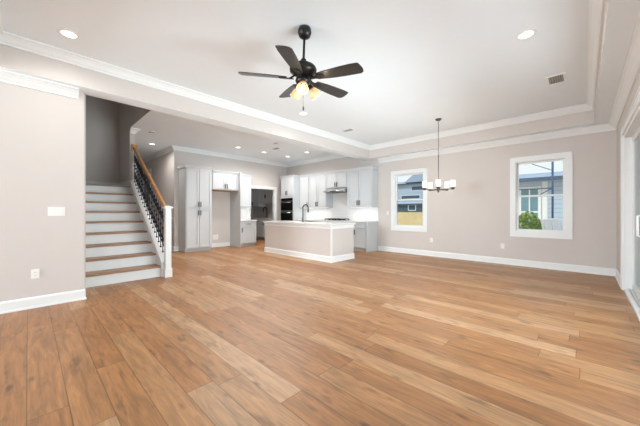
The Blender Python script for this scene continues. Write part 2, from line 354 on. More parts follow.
# windows
def window(name, w, label):
    x0, x1, z0, z1 = w; t = thing(name, ((x0+x1)/2, YW, z0), label, 'window', kind='structure'); f = FY(YW)
    mb = MB(); c = .1
    mb.box(x0-c, x0, 0, .02, z0-.1, z1+.1, f); mb.box(x1, x1+c, 0, .02, z0-.1, z1+.1, f); mb.box(x0, x1, 0, .02, z1, z1+.1, f); mb.box(x0, x1, 0, .02, z0-.1, z0, f)
    mb.box(x0-c, x1+c, .0, .028, z0-.115, z0-.1, f)
    for a, b, cc, d in ((x0-c, x0-c+.02, z0-.1, z1+.1), (x1+c-.02, x1+c, z0-.1, z1+.1), (x0-c, x1+c, z1+.08, z1+.1)): mb.box(a, b, .02, .027, cc, d, f)
    mb.build('casing', M['trim'], t)
    mb = MB(); j = .018
    mb.box(x0, x0+j, -.16, 0, z0, z1, f); mb.box(x1-j, x1, -.16, 0, z0, z1, f); mb.box(x0+j, x1-j, -.16, 0, z1-j, z1, f); mb.box(x0+j, x1-j, -.16, 0, z0, z0+j, f)
    mb.build('jamb', M['trim'], t)
    zm = z0+(z1-z0)*.5+.01
    def sash(za, zb, w0, w1, lab):
        m2 = MB(); s = .032
        m2.box(x0+j, x0+j+s, w0, w1, za, zb, f); m2.box(x1-j-s, x1-j, w0, w1, za, zb, f); m2.box(x0+j+s, x1-j-s, w0, w1, za, za+s+.008, f); m2.box(x0+j+s, x1-j-s, w0, w1, zb-s, zb, f)
        so_ = m2.build('sash', M['trim'], t)
        g = MB(); g.box(x0+j+s, x1-j-s, (w0+w1)/2-.003, (w0+w1)/2+.003, za+s+.008, zb-s, f); g.build('glass_pane', M['glass'], so_)
        return so_
    sash(zm-.02, z1-j, -.12, -.085, 'upper'); lo = sash(z0+j, zm+.02, -.08, -.045, 'lower')
    lk = MB(); lk.box((x0+x1)/2-.03, (x0+x1)/2+.03, -.045, -.025, zm-.005, zm+.012, f); lk.build('sash_lock', M['plate'], lo)
window('window_1', W1, 'white double hung window behind the chandelier, nearer the kitchen')
window('window_2', W2, 'white double hung window nearest the sliding door')

# sliding glass door
t = thing('door_1', (XR, 3.5, 0), 'white sliding glass door in the right wall', 'door', kind='structure')
mb = MB(); mb.box(XR-.02, XR, DY1, DY1+.10, 0, DZ+.12); mb.box(XR-.02, XR, DY0-.1, DY0, 0, DZ+.12); mb.box(XR-.02, XR, DY0, DY1, DZ, DZ+.12)
mb.box(XR-.027, XR-.02, DY1+.08, DY1+.10, 0, DZ+.12); mb.box(XR-.027, XR-.02, DY0, DY1+.08, DZ+.10, DZ+.12)
mb.build('casing', M['trim'], t)
mb = MB(); mb.box(XR, XR+.15, DY1-.04, DY1, 0, DZ); mb.box(XR, XR+.15, DY0, DY0+.04, 0, DZ); mb.box(XR, XR+.15, DY0+.04, DY1-.04, DZ-.05, DZ); mb.box(XR, XR+.15, DY0+.04, DY1-.04, 0, .03)
mb.build('frame', M['trim'], t)
mb = MB(); mb.box(XR+.045, XR+.055, DY0+.04, DY1-.04, .03, .045); mb.box(XR+.095, XR+.105, DY0+.04, DY1-.04, .03, .045); mb.build('track', M['ventm'], t)
panels = [(DY1-.04-1.42, DY1-.04, .085), (DY1-.04-2.78, DY1-.04-1.36, .035), (DY0+1.36, DY0+2.78, .035), (DY0+.04, DY0+1.42, .085)]
for i, (a, b, xo) in enumerate(panels):
    m2 = MB(); x0 = XR+xo; x1 = x0+.035; s = .075
    m2.box(x0, x1, a, a+s, .045, DZ-.05); m2.box(x0, x1, b-s, b, .045, DZ-.05); m2.box(x0, x1, a+s, b-s, .045, .045+.1); m2.box(x0, x1, a+s, b-s, DZ-.05-.08, DZ-.05)
    p = m2.build('door_panel', M['trim'], t)
    g = B(x0+.014, x0+.02, a+s, b-s, .145, DZ-.13); g.build('glass_pane', M['glass'], p)
    if i == 1:
        h = MB(); h.tube([(x0-.002, b-.04, .92), (x0-.028, b-.04, .925), (x0-.028, b-.04, 1.155), (x0-.002, b-.04, 1.16)], .010, 8); h.build('handle', M['plate'], p)
# hall door
t = thing('door_2', (-11.98, 3.1, 0), 'brown hallway door in a white casing behind the handrail', 'door', kind='structure')
f = FY(3.1); mb = MB(); mb.box(-11.55, -11.45, 0, .02, 0, 2.68, f); mb.box(-12.5, -12.4, 0, .02, 0, 2.68, f); mb.box(-12.5, -11.45, 0, .022, 2.68, 2.80, f); mb.build('casing', M['trim'], t)
mb = MB(); mb.box(-12.4, -11.55, -.08, -.04, 0, 2.68, f); d = mb.build('door_leaf', M['brownw'], t)
mb = MB(); mb.lathe([(0, 0), (.012, 0), (.012, .03), (.028, .045), (.028, .06), (0, .07)], Matrix.Rotation(PI/2, 3, 'X').to_4x4(), 12, (-11.63, 3.14, 1)); mb.build('door_knob', M['pewter'], d)

# ------------------------------------------------------------------ staircase
RISE, RUN, NX = .2035, .28, -5.70
YA, YB = .575, 1.70
t = thing('staircase', (-6.8, 1.13, 0), 'white staircase with brown oak treads left of the island', 'stairs')
for k in range(1, 9):
    xn = NX-RUN*(k-1); z = RISE*k
    B(xn-.05, xn-.03, YA, YB, z-RISE, z-.035).build('riser', M['trim'], t)
    B(xn-RUN-.03, xn, YA, YB, z-.035, z).build('tread', M['tread'], t, bevel=.008)
xn = NX-RUN*8
B(xn-.05, xn-.03, YA, YB, RISE*8, RISE*9-.035).build('riser', M['trim'], t)
B(-9.04, xn, YA, YB-.012, RISE*9-.035, RISE*9).build('landing', M['carpet'], t)
mb = MB(); mb.box(-9.045, -9.03, YA+.001, YB-.015, RISE*9, RISE*9+.15); mb.box(-9.03, -7.97, YB-.03, YB-.015, RISE*9, RISE*9+.15); mb.build('skirting', M['trim'], t)
B(-9.0, NX-.06, YA-.012, YA-.002, 0, .02).build('wall_string', M['trim'], t)
# knee wall / closed stringer carrying the balusters
XS0, XS1 = -5.66, -7.945
zs = lambda x: RISE+.10+(NX-x)*RISE/RUN
mb = MB(); mb.prism([(XS0, 0), (XS0, zs(XS0)), (XS1, zs(XS1)), (XS1, 0)], YB, YB+.14, lambda p, q, y: (p, y, q))
mb.prism([(XS0+.02, zs(XS0)-.01), (XS0+.02, zs(XS0)+.025), (XS1, zs(XS1)+.035), (XS1, zs(XS1))], YB-.015, YB+.155, lambda p, q, y: (p, y, q))
mb.build('stringer', M['trim'], t)
# railing
YC = YB+.075
t = thing('stair_railing', (-5.6, YC, 0), 'oak handrail with black scrolled iron balusters and a white newel post', 'railing')
mb = MB(); nx, ny, hw = -5.605, 1.785, .05
mb.box(nx-hw, nx+hw, ny-hw, ny+hw, 0, 1.27); mb.box(nx-hw-.012, nx+hw+.012, ny-hw-.012, ny+hw+.012, 0, .16); mb.box(nx-hw-.006, nx+hw+.006, ny-hw-.006, ny+hw+.006, 1.08, 1.10)
mb.box(nx-hw-.022, nx+hw+.022, ny-hw-.022, ny+hw+.022, 1.27, 1.30)
mb.add([(nx-.06, ny-.06, 1.30), (nx+.06, ny-.06, 1.30), (nx+.06, ny+.06, 1.30), (nx-.06, ny+.06, 1.30), (nx, ny, 1.33)], [(0, 1, 4), (1, 2, 4), (2, 3, 4), (3, 0, 4), (3, 2, 1, 0)])
mb.build('newel_post', M['trim'], t, bevel=.004)
RS = RISE/RUN
zr = lambda x: 1.27+(-5.66-x)*.665
mb = MB(); prof = [(-.032, -.03), (-.03, .01), (-.018, .03), (.018, .03), (.03, .01), (.032, -.03)]
xe = -7.93
mb.prism(prof, -5.64, xe, lambda p, q, x: (x, YC+p, zr(x)+q))
mb.build('handrail', M['oak'], t, bevel=.003)
MB().box(xe-.018, xe+.02, YC-.06, YC+.06, zr(xe)-.09, zr(xe)+.07).build('rosette', M['oak'], t, bevel=.005)
B(-7.945, -7.90, YC-.045, YC+.045, zs(-7.92)+.03, zr(xe)-.03).build('half_newel', M['trim'], t)
def baluster(x):
    z0 = zs(x)+.03; z1 = zr(x)-.028; h = z1-z0; mb = MB()
    mb.tube([(x, YC, z0), (x, YC, z1)], .0085, 6)
    mb.lathe([(.02, 0), (.02, .02), (.009, .035)], None, 8, (x, YC, z0-.005))
    for sgn in (-1, 1):                                        # mirrored scroll pairs on the bar
        for zc_, flip in ((z0+h*.28, 1), (z0+h*.70, -1)):
            pts = []
            for i in range(15):
                a = i/14; ang = PI*1.9*a; r = .054*(1-.62*a)
                pts.append((x+sgn*(.054-math.cos(ang)*r), YC, zc_+flip*(-.12+.15*a+math.sin(ang)*r*1.5)))
            mb.tube(pts, .0095, 5)
    mb.lathe([(0, -.03), (.016, -.02), (.02, 0), (.016, .02), (0, .03)], None, 8, (x, YC, z0+h*.5))
    return mb
for i in range(19):
    baluster(-5.72-.1205*i).build('baluster', M['iron'], t)

# ------------------------------------------------------------------ cabinets
def bar_pull(f, u, z, vert=True, L=.15, w0=.022):
    mb = MB(); h = L/2
    if vert:
        mb.box(u-.012, u+.012, w0+.022, w0+.036, z-h, z+h, f); mb.box(u-.006, u+.006, w0-.001, w0+.024, z-h+.012, z-h+.026, f); mb.box(u-.006, u+.006, w0-.001, w0+.024, z+h-.026, z+h-.012, f)
    else:
        mb.box(u-h, u+h, w0+.022, w0+.036, z-.009, z+.009, f); mb.box(u-h+.012, u-h+.026, w0-.001, w0+.024, z-.006, z+.006, f); mb.box(u+h-.026, u+h-.012, w0-.001, w0+.024, z-.006, z+.006, f)
    return mb
def shaker(f, a, b, z0, z1, rail=.06):
    mb = MB(); g = .008; a += g; b -= g; z0 += g; z1 -= g
    mb.box(a+rail, b-rail, .001, .010, z0+rail, z1-rail, f)
    mb.box(a, a+rail, .001, .022, z0, z1, f); mb.box(b-rail, b, .001, .022, z0, z1, f); mb.box(a+rail, b-rail, .001, .022, z0, z0+rail, f); mb.box(a+rail, b-rail, .001, .022, z1-rail, z1, f)
    return mb
def cabinet(name, f, a, b, z0, z1, depth, label, cat, fronts, toe=0, crown=None, group=None, pull='pewter'):
    """fronts: (kind, a, b, z0, z1, pull_u, pull_z)"""
    base = f((a+b)/2, -depth/2, z0); t = thing(name, base, label, cat, group)
    B(a, b, -depth, 0, z0+toe, z1, f).build('body', M['cab'], t, bevel=.002)
    if toe: B(a+.001, b-.001, -depth, -.07, z0, z0+toe, f).build('toe_kick', M['cab'], t)
    for kind, ua, ub, za, zb, pu, pz in fronts:
        d = shaker(f, ua, ub, za, zb, .06 if (zb-za) > .25 else .035).build(kind, M['cab'], t, bevel=.002)
        if pu is not None: bar_pull(f, pu, pz, kind == 'door').build('handle', M[pull], d)
    if crown:
        zc_ = z1; ca, cb = crown
        mb = MB(); prof = [(-depth, -.015), (.012, -.015), (.02, .0), (.03, .03), (.048, .055), (.048, .072), (-depth, .072)]
        mb.prism(prof, a-ca, b+cb, lambda p, q, u: f(u, p, zc_+q)); mb.build('crown_molding', M['cab'], t)
    return t
# left wall (fronts face the room, +X)
f = FX(-8.57)
cabinet('pantry_cabinet', f, 3.22, 4.02, 0, 2.55, -XF-8.575, 'tall pale grey pantry cabinet with four doors at the left end', 'cabinet',
        [('door', 3.24, 3.62, 1.33, 2.53, 3.585, 1.44), ('door', 3.62, 4.00, 1.33, 2.53, 3.655, 1.44), ('door', 3.24, 3.62, .11, 1.325, 3.585, 1.18), ('door', 3.62, 4.00, .11, 1.325, 3.655, 1.18)], toe=.1, crown=(.04, 0))
t = cabinet('refrigerator_cabinet', f, 4.025, 4.96, 1.93, 2.48, -XF-8.575, 'pale grey cabinet bridging the empty refrigerator niche', 'cabinet',
        [('door', 4.035, 4.49, 1.95, 2.46, 4.45, 2.05), ('door', 4.49, 4.95, 1.95, 2.46, 4.53, 2.05)], crown=(0, 0))
B(4.03, 4.955, -.57, -.005, 1.915, 1.929, f).build('wood_underside', M['subfloor'], t)
tag(B(XF, -8.45, 4.965, 4.995, 0, 2.55).build('end_panel', M['cab']), 'tall pale grey panel closing the right of the refrigerator niche', 'panel')
fu = FX(-8.82)
cabinet('wall_cabinet', fu, 5.0, 5.62, 1.38, 2.48, -XF-8.825, 'pale grey single-door wall cabinet beside the refrigerator niche', 'cabinet', [('door', 5.01, 5.61, 1.39, 2.47, 5.07, 1.5)], crown=(0, .04))
cabinet('base_cabinet', f, 5.0, 5.67, 0, .89, -XF-8.575, 'pale grey base cabinet with a drawer beside the refrigerator niche', 'cabinet',
        [('drawer', 5.02, 5.65, .70, .87, 5.335, .785), ('door', 5.02, 5.65, .11, .69, 5.08, .58)], toe=.1)
tag(B(XF, -8.54, 4.998, 5.69, .892, .925).build('countertop', M['quartz'], bevel=.004), 'short white countertop left of the scullery doorway', 'countertop')
st(B(XF, XF+.01, 5.0, 5.69, .926, 1.378), 'wall_tile_niche', M['tileX'], 'white tile backsplash left of the scullery doorway', 'backsplash')
# range wall (fronts face the camera, -Y)
DU = YW-7.255
f = FY(7.25); cs = (0, 0)
cabinet('wall_cabinet', f, -7.975, -7.475, 1.375, 2.55, DU, 'narrow one-door wall cabinet right beside the oven tower', 'cabinet', [('door', -7.965, -7.48, 1.385, 2.53, -7.53, 1.5)], crown=cs)
cabinet('wall_cabinet', f, -7.47, -6.585, 1.375, 2.55, DU, 'two-door wall cabinet left of the range hood', 'cabinet', [('door', -7.465, -7.03, 1.385, 2.53, -7.07, 1.5), ('door', -7.03, -6.59, 1.385, 2.53, -6.99, 1.5)], crown=cs)
cabinet('wall_cabinet', f, -6.58, -5.665, 2.03, 2.55, DU, 'short two-door wall cabinet above the range hood', 'cabinet', [('door', -6.575, -6.12, 2.04, 2.53, -6.16, 2.14), ('door', -6.12, -5.67, 2.04, 2.53, -6.08, 2.14)], crown=cs)
cabinet('wall_cabinet', f, -5.66, -4.70, 1.375, 2.55, DU, 'two-door wall cabinet at the right end of the kitchen', 'cabinet', [('door', -5.655, -5.19, 1.385, 2.53, -5.23, 1.5), ('door', -5.19, -4.725, 1.385, 2.53, -5.15, 1.5)], crown=(0, .04))
f = FY(6.95)
cabinet('oven_tower', f, -8.76, -7.985, 0, 2.55, YW-6.955, 'tall cabinet tower holding the black wall oven', 'cabinet',
        [('door', -8.74, -8.375, 1.84, 2.53, -8.41, 1.95), ('door', -8.375, -8.0, 1.84, 2.53, -8.34, 1.95), ('drawer', -8.74, -8.0, .12, .80, -8.37, .7)], toe=.1, crown=(.0, .0))
t = thing('wall_oven', (-8.37, 6.94, .85), 'black double wall oven set in the tall tower', 'oven')
B(-8.72, -8.02, .001, .02, .85, 1.75, f).build('frame', M['steel'], t, bevel=.003)
B(-8.71, -8.03, .02, .03, 1.64, 1.74, f).build('control_panel', M['ovenglass'], t)
for za, zb in ((.87, 1.22), (1.27, 1.62)):
    d = B(-8.71, -8.03, .02, .045, za, zb, f).build('oven_door', M['ovenglass'], t, bevel=.003)
    h = MB(); h.tube([f(-8.66, .085, zb-.04), f(-8.08, .085, zb-.04)], .011, 8); h.tube([f(-8.63, .043, zb-.04), f(-8.63, .085, zb-.04)], .008, 6); h.tube([f(-8.11, .043, zb-.04), f(-8.11, .085, zb-.04)], .008, 6); h.build('handle', M['steel'], d)
f = FY(7.0); DB = YW-7.005
labs = ['base cabinet beside the oven tower, behind the island', 'base cabinet between oven tower and cooktop, behind the island', 'base cabinet under the cooktop, behind the island', 'pale grey base cabinet at the right end of the range wall']
for (a, b), lb in zip(((-7.98, -7.40), (-7.395, -6.60), (-6.595, -5.66), (-5.655, -4.745)), labs):
    m_ = (a+b)/2
    if b-a < .7: fr = [('drawer', a+.01, b-.01, .70, .87, m_, .785), ('door', a+.01, b-.01, .11, .69, b-.07, .58)]
    else: fr = [('drawer', a+.01, b-.01, .70, .87, m_, .785), ('door', a+.01, m_, .11, .69, m_-.05, .58), ('door', m_, b-.01, .11, .69, m_+.05, .58)]
    cabinet('base_cabinet', f, a, b, 0, .89, DB, lb, 'cabinet', fr, toe=.1)
tag(B(-4.742, -4.705, 6.98, YW-.002, 0, .89).build('end_panel', M['cab'], bevel=.002), 'white panel closing the right end of the range wall base cabinets', 'panel')
tag(B(-7.98, -4.69, 6.965, YW-.001, .892, .928).build('countertop', M['quartz'], bevel=.004), 'long white countertop carrying the cooktop along the back wall', 'countertop')
mb = MB(); mb.box(-7.98, -4.69, YW-.012, YW-.001, .929, 1.374); mb.box(-6.578, -5.667, YW-.012, YW-.001, 1.374, 2.028)
st(mb, 'wall_tile_range', M['tileY'], 'white tile backsplash behind the cooktop', 'backsplash')
# under-cabinet light strips
def strip(f, a, b, z, w0, w1, label):
    t = thing('under_cabinet_light', f((a+b)/2, w0, z), label, 'light', 'under cabinet strip lights'); B(a, b, w0, w1, z-.012, z-.001, f).build('housing', M['plate'], t)
    B(a+.01, b-.01, w0+.006, w1-.006, z-.016, z-.012, f).build('lens', M['strip'], t)
    p = f((a+b)/2, (w0+w1)/2, z-.03); rx = abs(f(1, 0, 0)[0]-f(0, 0, 0)[0]) > .5
    l_ = area('under_cabinet_lamp', p, (0, 0, 0), (b-a) if rx else .04, .04 if rx else (b-a), 1.0*(b-a), (1, .98, .95)); l_.parent = t; l_.location = Vector(p)-Vector(t.location)
f = FY(7.25)
strip(f, -7.92, -6.65, 1.374, -.16, -.10, 'lit strip light under the wall cabinets left of the hood')
strip(f, -5.6, -4.78, 1.374, -.16, -.10, 'lit strip light under the wall cabinet right of the hood')
strip(FX(-8.82), 5.06, 5.56, 1.379, -.16, -.10, 'lit strip light under the wall cabinet by the refrigerator niche')
# range hood
t = thing('range_hood', (-6.12, 7.3, 1.87), 'slim stainless range hood under the short wall cabinet', 'range hood')
g = lambda p, q, u: (u, p, q)
mb = MB(); mb.prism([(YW-.014, 1.88), (7.06, 1.88), (7.06, 1.93), (7.24, 2.026), (YW-.014, 2.026)], -6.575, -5.67, g); mb.build('canopy', M['steel'], t, bevel=.004)
B(-6.5, -5.75, 7.12, 7.5, 1.872, 1.88).build('filter', M['pewter'], t)
B(-6.25, -6.0, 7.055, 7.06, 1.892, 1.918).build('control_strip', M['ovenglass'], t)
# cooktop
t = thing('gas_cooktop', (-6.13, 7.28, .928), 'black gas cooktop with iron grates under the hood', 'cooktop')
B(-6.52, -5.74, 7.03, 7.52, .9285, .94).build('glass_top', M['ovenglass'], t, bevel=.003)
for a, b in ((-6.5, -6.26), (-6.25, -6.01), (-6.0, -5.76)):
    mb = MB()
    for y in (7.08, 7.27, 7.46): mb.box(a, b, y-.008, y+.008, .965, .985)
    for x in (a+.01, (a+b)/2, b-.01): mb.box(x-.008, x+.008, 7.07, 7.47, .965, .985)
    for x in (a+.01, b-.01):
        for y in (7.08, 7.46): mb.box(x-.008, x+.008, y-.008, y+.008, .94, .966)
    mb.build('grate', M['black'], t)
    for y in (7.17, 7.37): MB().lathe([(0, .0), (.045, 0), (.045, .012), (.03, .018), (0, .018)], None, 14, ((a+b)/2, y, .94)).build('burner', M['black'], t)
for k in range(4): MB().lathe([(0, 0), (.018, 0), (.016, .022), (0, .022)], None, 10, (-6.34+.14*k, 7.05, .94)).build('knob', M['steel'], t)

# ------------------------------------------------------------------ island
IX0, IX1, IY0, IY1 = -7.03, -4.35, 4.965, 5.84
t = thing('kitchen_island', ((IX0+IX1)/2, (IY0+IY1)/2, 0), 'greige kitchen island with white base trim in the middle of the kitchen', 'kitchen island')
B(IX0, IX1, IY0, IY1, 0, .885).build('body', M['wall'], t)
molding([(IX0, IY0), (IX1, IY0), (IX1, IY1), (IX0, IY1)], BASE, 0, -1, True).build('base_trim', M['trim'], t)
mb = MB(); mb.box(IX0-.012, IX1+.012, IY0-.012, IY0, .80, .884); mb.box(IX1, IX1+.012, IY0, IY1+.012, .80, .884); mb.box(IX0-.012, IX0, IY0, IY1, .80, .884); mb.build('apron_trim', M['trim'], t)
mb = MB(); mb.box(IX1-.025, IX1+.008, IY0-.008, IY0, .14, .80); mb.box(IX1, IX1+.008, IY0, IY0+.025, .14, .80); mb.build('corner_trim', M['trim'], t)
# counter with a sink cut-out
cx0, cx1, cy0, cy1 = IX0-.05, IX1+.05, IY0-.05, IY1+.04
sx0, sx1, sy0, sy1 = -6.12, -5.42, 5.45, 5.83
mb = MB(); za, zb = .887, .928
mb.box(cx0, sx0, cy0, cy1, za, zb); mb.box(sx1, cx1, cy0, cy1, za, zb); mb.box(sx0, sx1, cy0, sy0, za, zb); mb.box(sx0, sx1, sy1, cy1, za, zb)
tag(mb.build('countertop', M['quartz']), 'white countertop on the kitchen island', 'countertop')
t = thing('kitchen_sink', (-5.77, 5.64, .90), 'steel sink let into the island countertop', 'sink')
mb = MB(); q = .002; mb.box(sx0+q, sx1-q, sy0+q, sy0+.02, .889, .924); mb.box(sx0+q, sx1-q, sy1-.02, sy1-q, .889, .924); mb.box(sx0+q, sx0+.02, sy0+.02, sy1-.02, .889, .924); mb.box(sx1-.02, sx1-q, sy0+.02, sy1-.02, .889, .924); mb.box(sx0+.02, sx1-.02, sy0+.02, sy1-.02, .887, .892)
mb.build('basin', M['steel'], t)
MB().lathe([(0, 0), (.04, 0), (.04, .004), (0, .004)], None, 14, (-5.77, 5.64, .892)).build('drain', M['pewter'], t)
def faucet(loc, d, label, h=.38, r=.013):
    t = thing('faucet', loc, label, 'faucet'); x, y, z = loc; dx, dy = d
    MB().lathe([(0, 0), (.028, 0), (.028, .008), (.02, .014), (.017, .07), (0, .07)], None, 14, loc).build('base', M['black'], t)
    R_ = .085; pts = [(x, y, z+.06), (x, y, z+h)]
    for i in range(1, 11):
        a = PI*i/10; pts.append((x+dx*R_*(1-math.cos(a)), y+dy*R_*(1-math.cos(a)), z+h+R_*math.sin(a)))
    pts.append((x+dx*2*R_, y+dy*2*R_, z+h-.05)); MB().tube(pts, r, 10).build('gooseneck', M['black'], t)
    MB().tube([(x+dx*2*R_, y+dy*2*R_, z+h-.045), (x+dx*2*R_, y+dy*2*R_, z+h-.13)], [.016, .019], 10).build('spray_head', M['black'], t)
    MB().tube([(x-dy*.015, y+dx*.015, z+.05), (x-dy*.06, y+dx*.06, z+.06), (x-dy*.085, y+dx*.085, z+.10)], .007, 8).build('lever', M['black'], t)
faucet((-5.80, 5.39, .928), (.25, .97), 'tall black gooseneck faucet on the island', .40, .015)

# ------------------------------------------------------------------ scullery seen through the doorway
f = FY(7.25)
cabinet('wall_cabinet', f, -10.7, -9.7, 1.62, 2.5, DU, 'dim wall cabinet inside the scullery', 'cabinet', [('door', -10.69, -10.2, 1.63, 2.49, -10.24, 1.9), ('door', -10.2, -9.71, 1.63, 2.49, -10.16, 1.9)], pull='black')
cabinet('wall_cabinet', f, -11.75, -10.71, 1.45, 2.5, DU, 'dim wall cabinet in the far corner of the scullery', 'cabinet', [('door', -11.74, -11.23, 1.46, 2.49, -11.27, 1.6), ('door', -11.23, -10.72, 1.46, 2.49, -11.19, 1.6)], pull='black')
f = FY(7.0)
cabinet('base_cabinet', f, -11.75, -9.32, 0, .89, DB, 'dim base cabinet under the scullery counter', 'cabinet', [('door', -11.74, -11.2, .11, .87, -11.26, .72), ('door', -11.2, -10.6, .11, .87, -10.66, .72), ('door', -10.6, -10.0, .11, .87, -10.06, .72), ('door', -10.0, -9.33, .11, .87, -9.94, .72)], toe=.1, pull='black')
tag(B(-11.78, -9.29, 6.965, YW-.001, .892, .928).build('countertop', M['quartz'], bevel=.004), 'dim countertop inside the scullery', 'countertop')
faucet((-10.42, 7.46, .928), (-.75, -.66), 'black faucet inside the dim scullery', .40, .018)

# ------------------------------------------------------------------ ceiling fan
FXc, FYc = -2.232, 2.10
ax = Vector((-.689, .7245, 0)); ar = Vector((.7245, .689, 0))         # camera's forward and right on plan, to aim the blades
t = thing('ceiling_fan', (FXc, FYc, ZC), 'dark five-blade ceiling fan with three amber lights', 'ceiling fan')
o0 = Vector((FXc, FYc, ZC))
MB().lathe([(0, 0), (.06, 0), (.073, -.025), (.075, -.055), (.062, -.095), (.03, -.115), (0, -.118)], None, 24, o0).build('canopy', M['bronze'], t)
tilt_dir = (ax*math.cos(math.radians(-30))+ar*math.sin(math.radians(-30))).normalized()
tax = Vector((0, 0, 1)).cross(tilt_dir)       # axis such that the tilt_dir side is raised
TR = Matrix.Rotation(math.radians(-4.5), 4, tax)
def loc_(p): return o0+TR @ Vector(p)
MB().tube([loc_((0, 0, -.1)), loc_((0, 0, -.40))], .0135, 12).build('downrod', M['bronze'], t)
def lat(prof, n=28, pre=None):
    mb = MB(); mt = Matrix.Translation(o0) @ TR @ (pre or Matrix.Identity(4)); mb.lathe(prof, mt, n); return mb
lat([(0, -.33), (.03, -.335), (.035, -.37), (.09, -.385), (.135, -.41), (.152, -.44), (.148, -.475), (.10, -.51), (.05, -.525), (0, -.53)]).build('motor_housing', M['bronze'], t)
lat([(.05, -.525), (.075, -.54), (.085, -.57), (.07, -.60), (.03, -.615), (0, -.62)], 24).build('light_fitter', M['bronze'], t)
ZB = -.545
def fdir(deg):
    a = math.radians(deg); return (ax*math.cos(a)+ar*math.sin(a)).normalized()
def blade_outline():
    pts = [(.18, -.048), (.30, -.066), (.45, -.078), (.60, -.084), (.675, -.078), (.69, -.04), (.70, .02), (.692, .06), (.665, .08), (.5, .079), (.35, .070), (.18, .048)]
    return pts
for deg in (-97, -25, 47, 119, 191):
    d = fdir(deg); s = Vector((0, 0, 1)).cross(d)
    Rm = Matrix((d, s, Vector((0, 0, 1)))).transposed().to_4x4()
    pitch = Matrix.Rotation(math.radians(-12), 4, 'X')
    mt = Matrix.Translation(o0) @ TR @ Rm @ Matrix.Translation((0, 0, ZB)) @ pitch
    mb = MB(); mb.prism(blade_outline(), -.004, .004, lambda p, q, z: mt @ Vector((p, q, z))); b = mb.build('blade', M['bladew'], t)
    mi = Matrix.Translation(o0) @ TR @ Rm
    mb = MB(); mb.prism([(.10, -.018), (.16, -.02), (.20, -.04), (.25, -.03), (.27, 0), (.25, .03), (.20, .04), (.16, .02), (.10, .018)], -.013, -.005, lambda p, q, z: mt @ Vector((p, q, z)))
    mb.tube([mi @ Vector((.085, 0, -.505)), mi @ Vector((.12, 0, -.535)), mi @ Vector((.15, 0, ZB-.009))], .011, 8); mb.build('blade_bracket', M['bronze'], b)
for deg in (186, 66, -54):
    d = fdir(deg); s = Vector((0, 0, 1)).cross(d)
    Rm = Matrix((d, s, Vector((0, 0, 1)))).transposed().to_4x4()
    base = Matrix.Translation(o0) @ Rm @ Matrix.Translation((.06, 0, -.625)) @ Matrix.Rotation(math.radians(-38), 4, 'Y')
    MB().lathe([(0, .01), (.022, .01), (.028, -.03), (.032, -.04), (0, -.04)], base, 16).build('lamp_holder', M['bronze'], t)
    mb = MB(); mb.lathe([(.030, -.038), (.042, -.05), (.052, -.08), (.056, -.11), (.064, -.14), (.061, -.14), (.053, -.11), (.048, -.08), (.037, -.052), (.028, -.04)], base, 24); sh = mb.build('lamp_shade', M['shade'], t)
    mb = MB(); mb.lathe([(0, -.04), (.014, -.045), (.016, -.07), (.032, -.105), (.026, -.13), (0, -.142)], base, 16); mb.build('bulb', M['bulb'], sh)
    pl = bpy.data.lights.new('fan_lamp', 'POINT'); pl.energy = 1.3; pl.color = (1, .84, .62); pl.shadow_soft_size = .04
    po = bpy.data.objects.new('fan_lamp', pl); COL.objects.link(po); po.parent = t; po.location = (base @ Vector((0, 0, -.19)))-o0
c = o0+TR @ Vector((0, 0, -.61))
mb = MB(); mb.tube([c, c+Vector((.01, 0, -.24))], .0022, 5); ch = mb.build('pull_chain', M['pewter'], t)
MB().lathe([(0, .0), (.006, -.005), (.009, -.035), (.006, -.05), (0, -.052)], None, 10, c+Vector((.01, 0, -.238))).build('fob', M['bronze'], ch)

# ------------------------------------------------------------------ chandelier
CX, CY = -2.30, 6.16
t = thing('chandelier', (CX, CY, ZC), 'five-light chandelier with frosted white shades hanging before the window', 'chandelier')
o0 = Vector((CX, CY, ZC))
MB().lathe([(0, 0), (.065, 0), (.065, -.012), (.05, -.03), (.015, -.045), (0, -.045)], None, 24, o0).build('canopy', M['pewter'], t)
mb = MB()
for k in range(23):                                        # chain links
    z = -.045-.034*k; h = .022
    pts = [(math.cos(a)*.009, 0, z-.017+math.sin(a)*h) for a in [2*PI*i/10 for i in range(11)]]
    if k % 2: pts = [(0, p[0], p[2]) for p in pts]
    mb.tube([o0+Vector(p) for p in pts], .003, 5)
mb.build('chain', M['pewter'], t)
MB().tube([o0+Vector((0, 0, -.79)), o0+Vector((0, 0, -1.495))], .008, 8).build('stem', M['pewter'], t)
MB().lathe([(0, -1.475), (.02, -1.485), (.035, -1.515), (.035, -1.555), (.02, -1.580), (.012, -1.595), (0, -1.610)], None, 16, o0).build('hub', M['pewter'], t)
for k in range(5):
    d = (Matrix.Rotation(math.radians(72*k), 3, 'Z') @ Vector((2.3, -6.16, 0))).normalized(); e = o0+d*.295
    arm = MB(); arm.tube([o0+d*.03+Vector((0, 0, -1.535)), o0+d*.15+Vector((0, 0, -1.540)), e+Vector((0, 0, -1.535))], .0085, 8); arm.build('arm', M['pewter'], t)
    MB().lathe([(0, -1.550), (.03, -1.545), (.034, -1.520), (.05, -1.510), (.05, -1.503), (0, -1.503)], None, 14, e).build('lamp_cup', M['pewter'], t)
    sh = MB().lathe([(.02, -1.501), (.045, -1.497), (.047, -1.455), (.049, -1.355), (.046, -1.355), (.043, -1.455), (.040, -1.492), (.02, -1.496)], None, 20, e).build('lamp_shade', M['fshade'], t)
    MB().lathe([(0, -1.495), (.012, -1.490), (.014, -1.455), (.027, -1.415), (.022, -1.385), (0, -1.370)], None, 12, e).build('bulb', M['bulb'], sh)
pl = bpy.data.lights.new('chandelier_lamp', 'POINT'); pl.energy = 16; pl.color = (1, .93, .82); pl.shadow_soft_size = .2
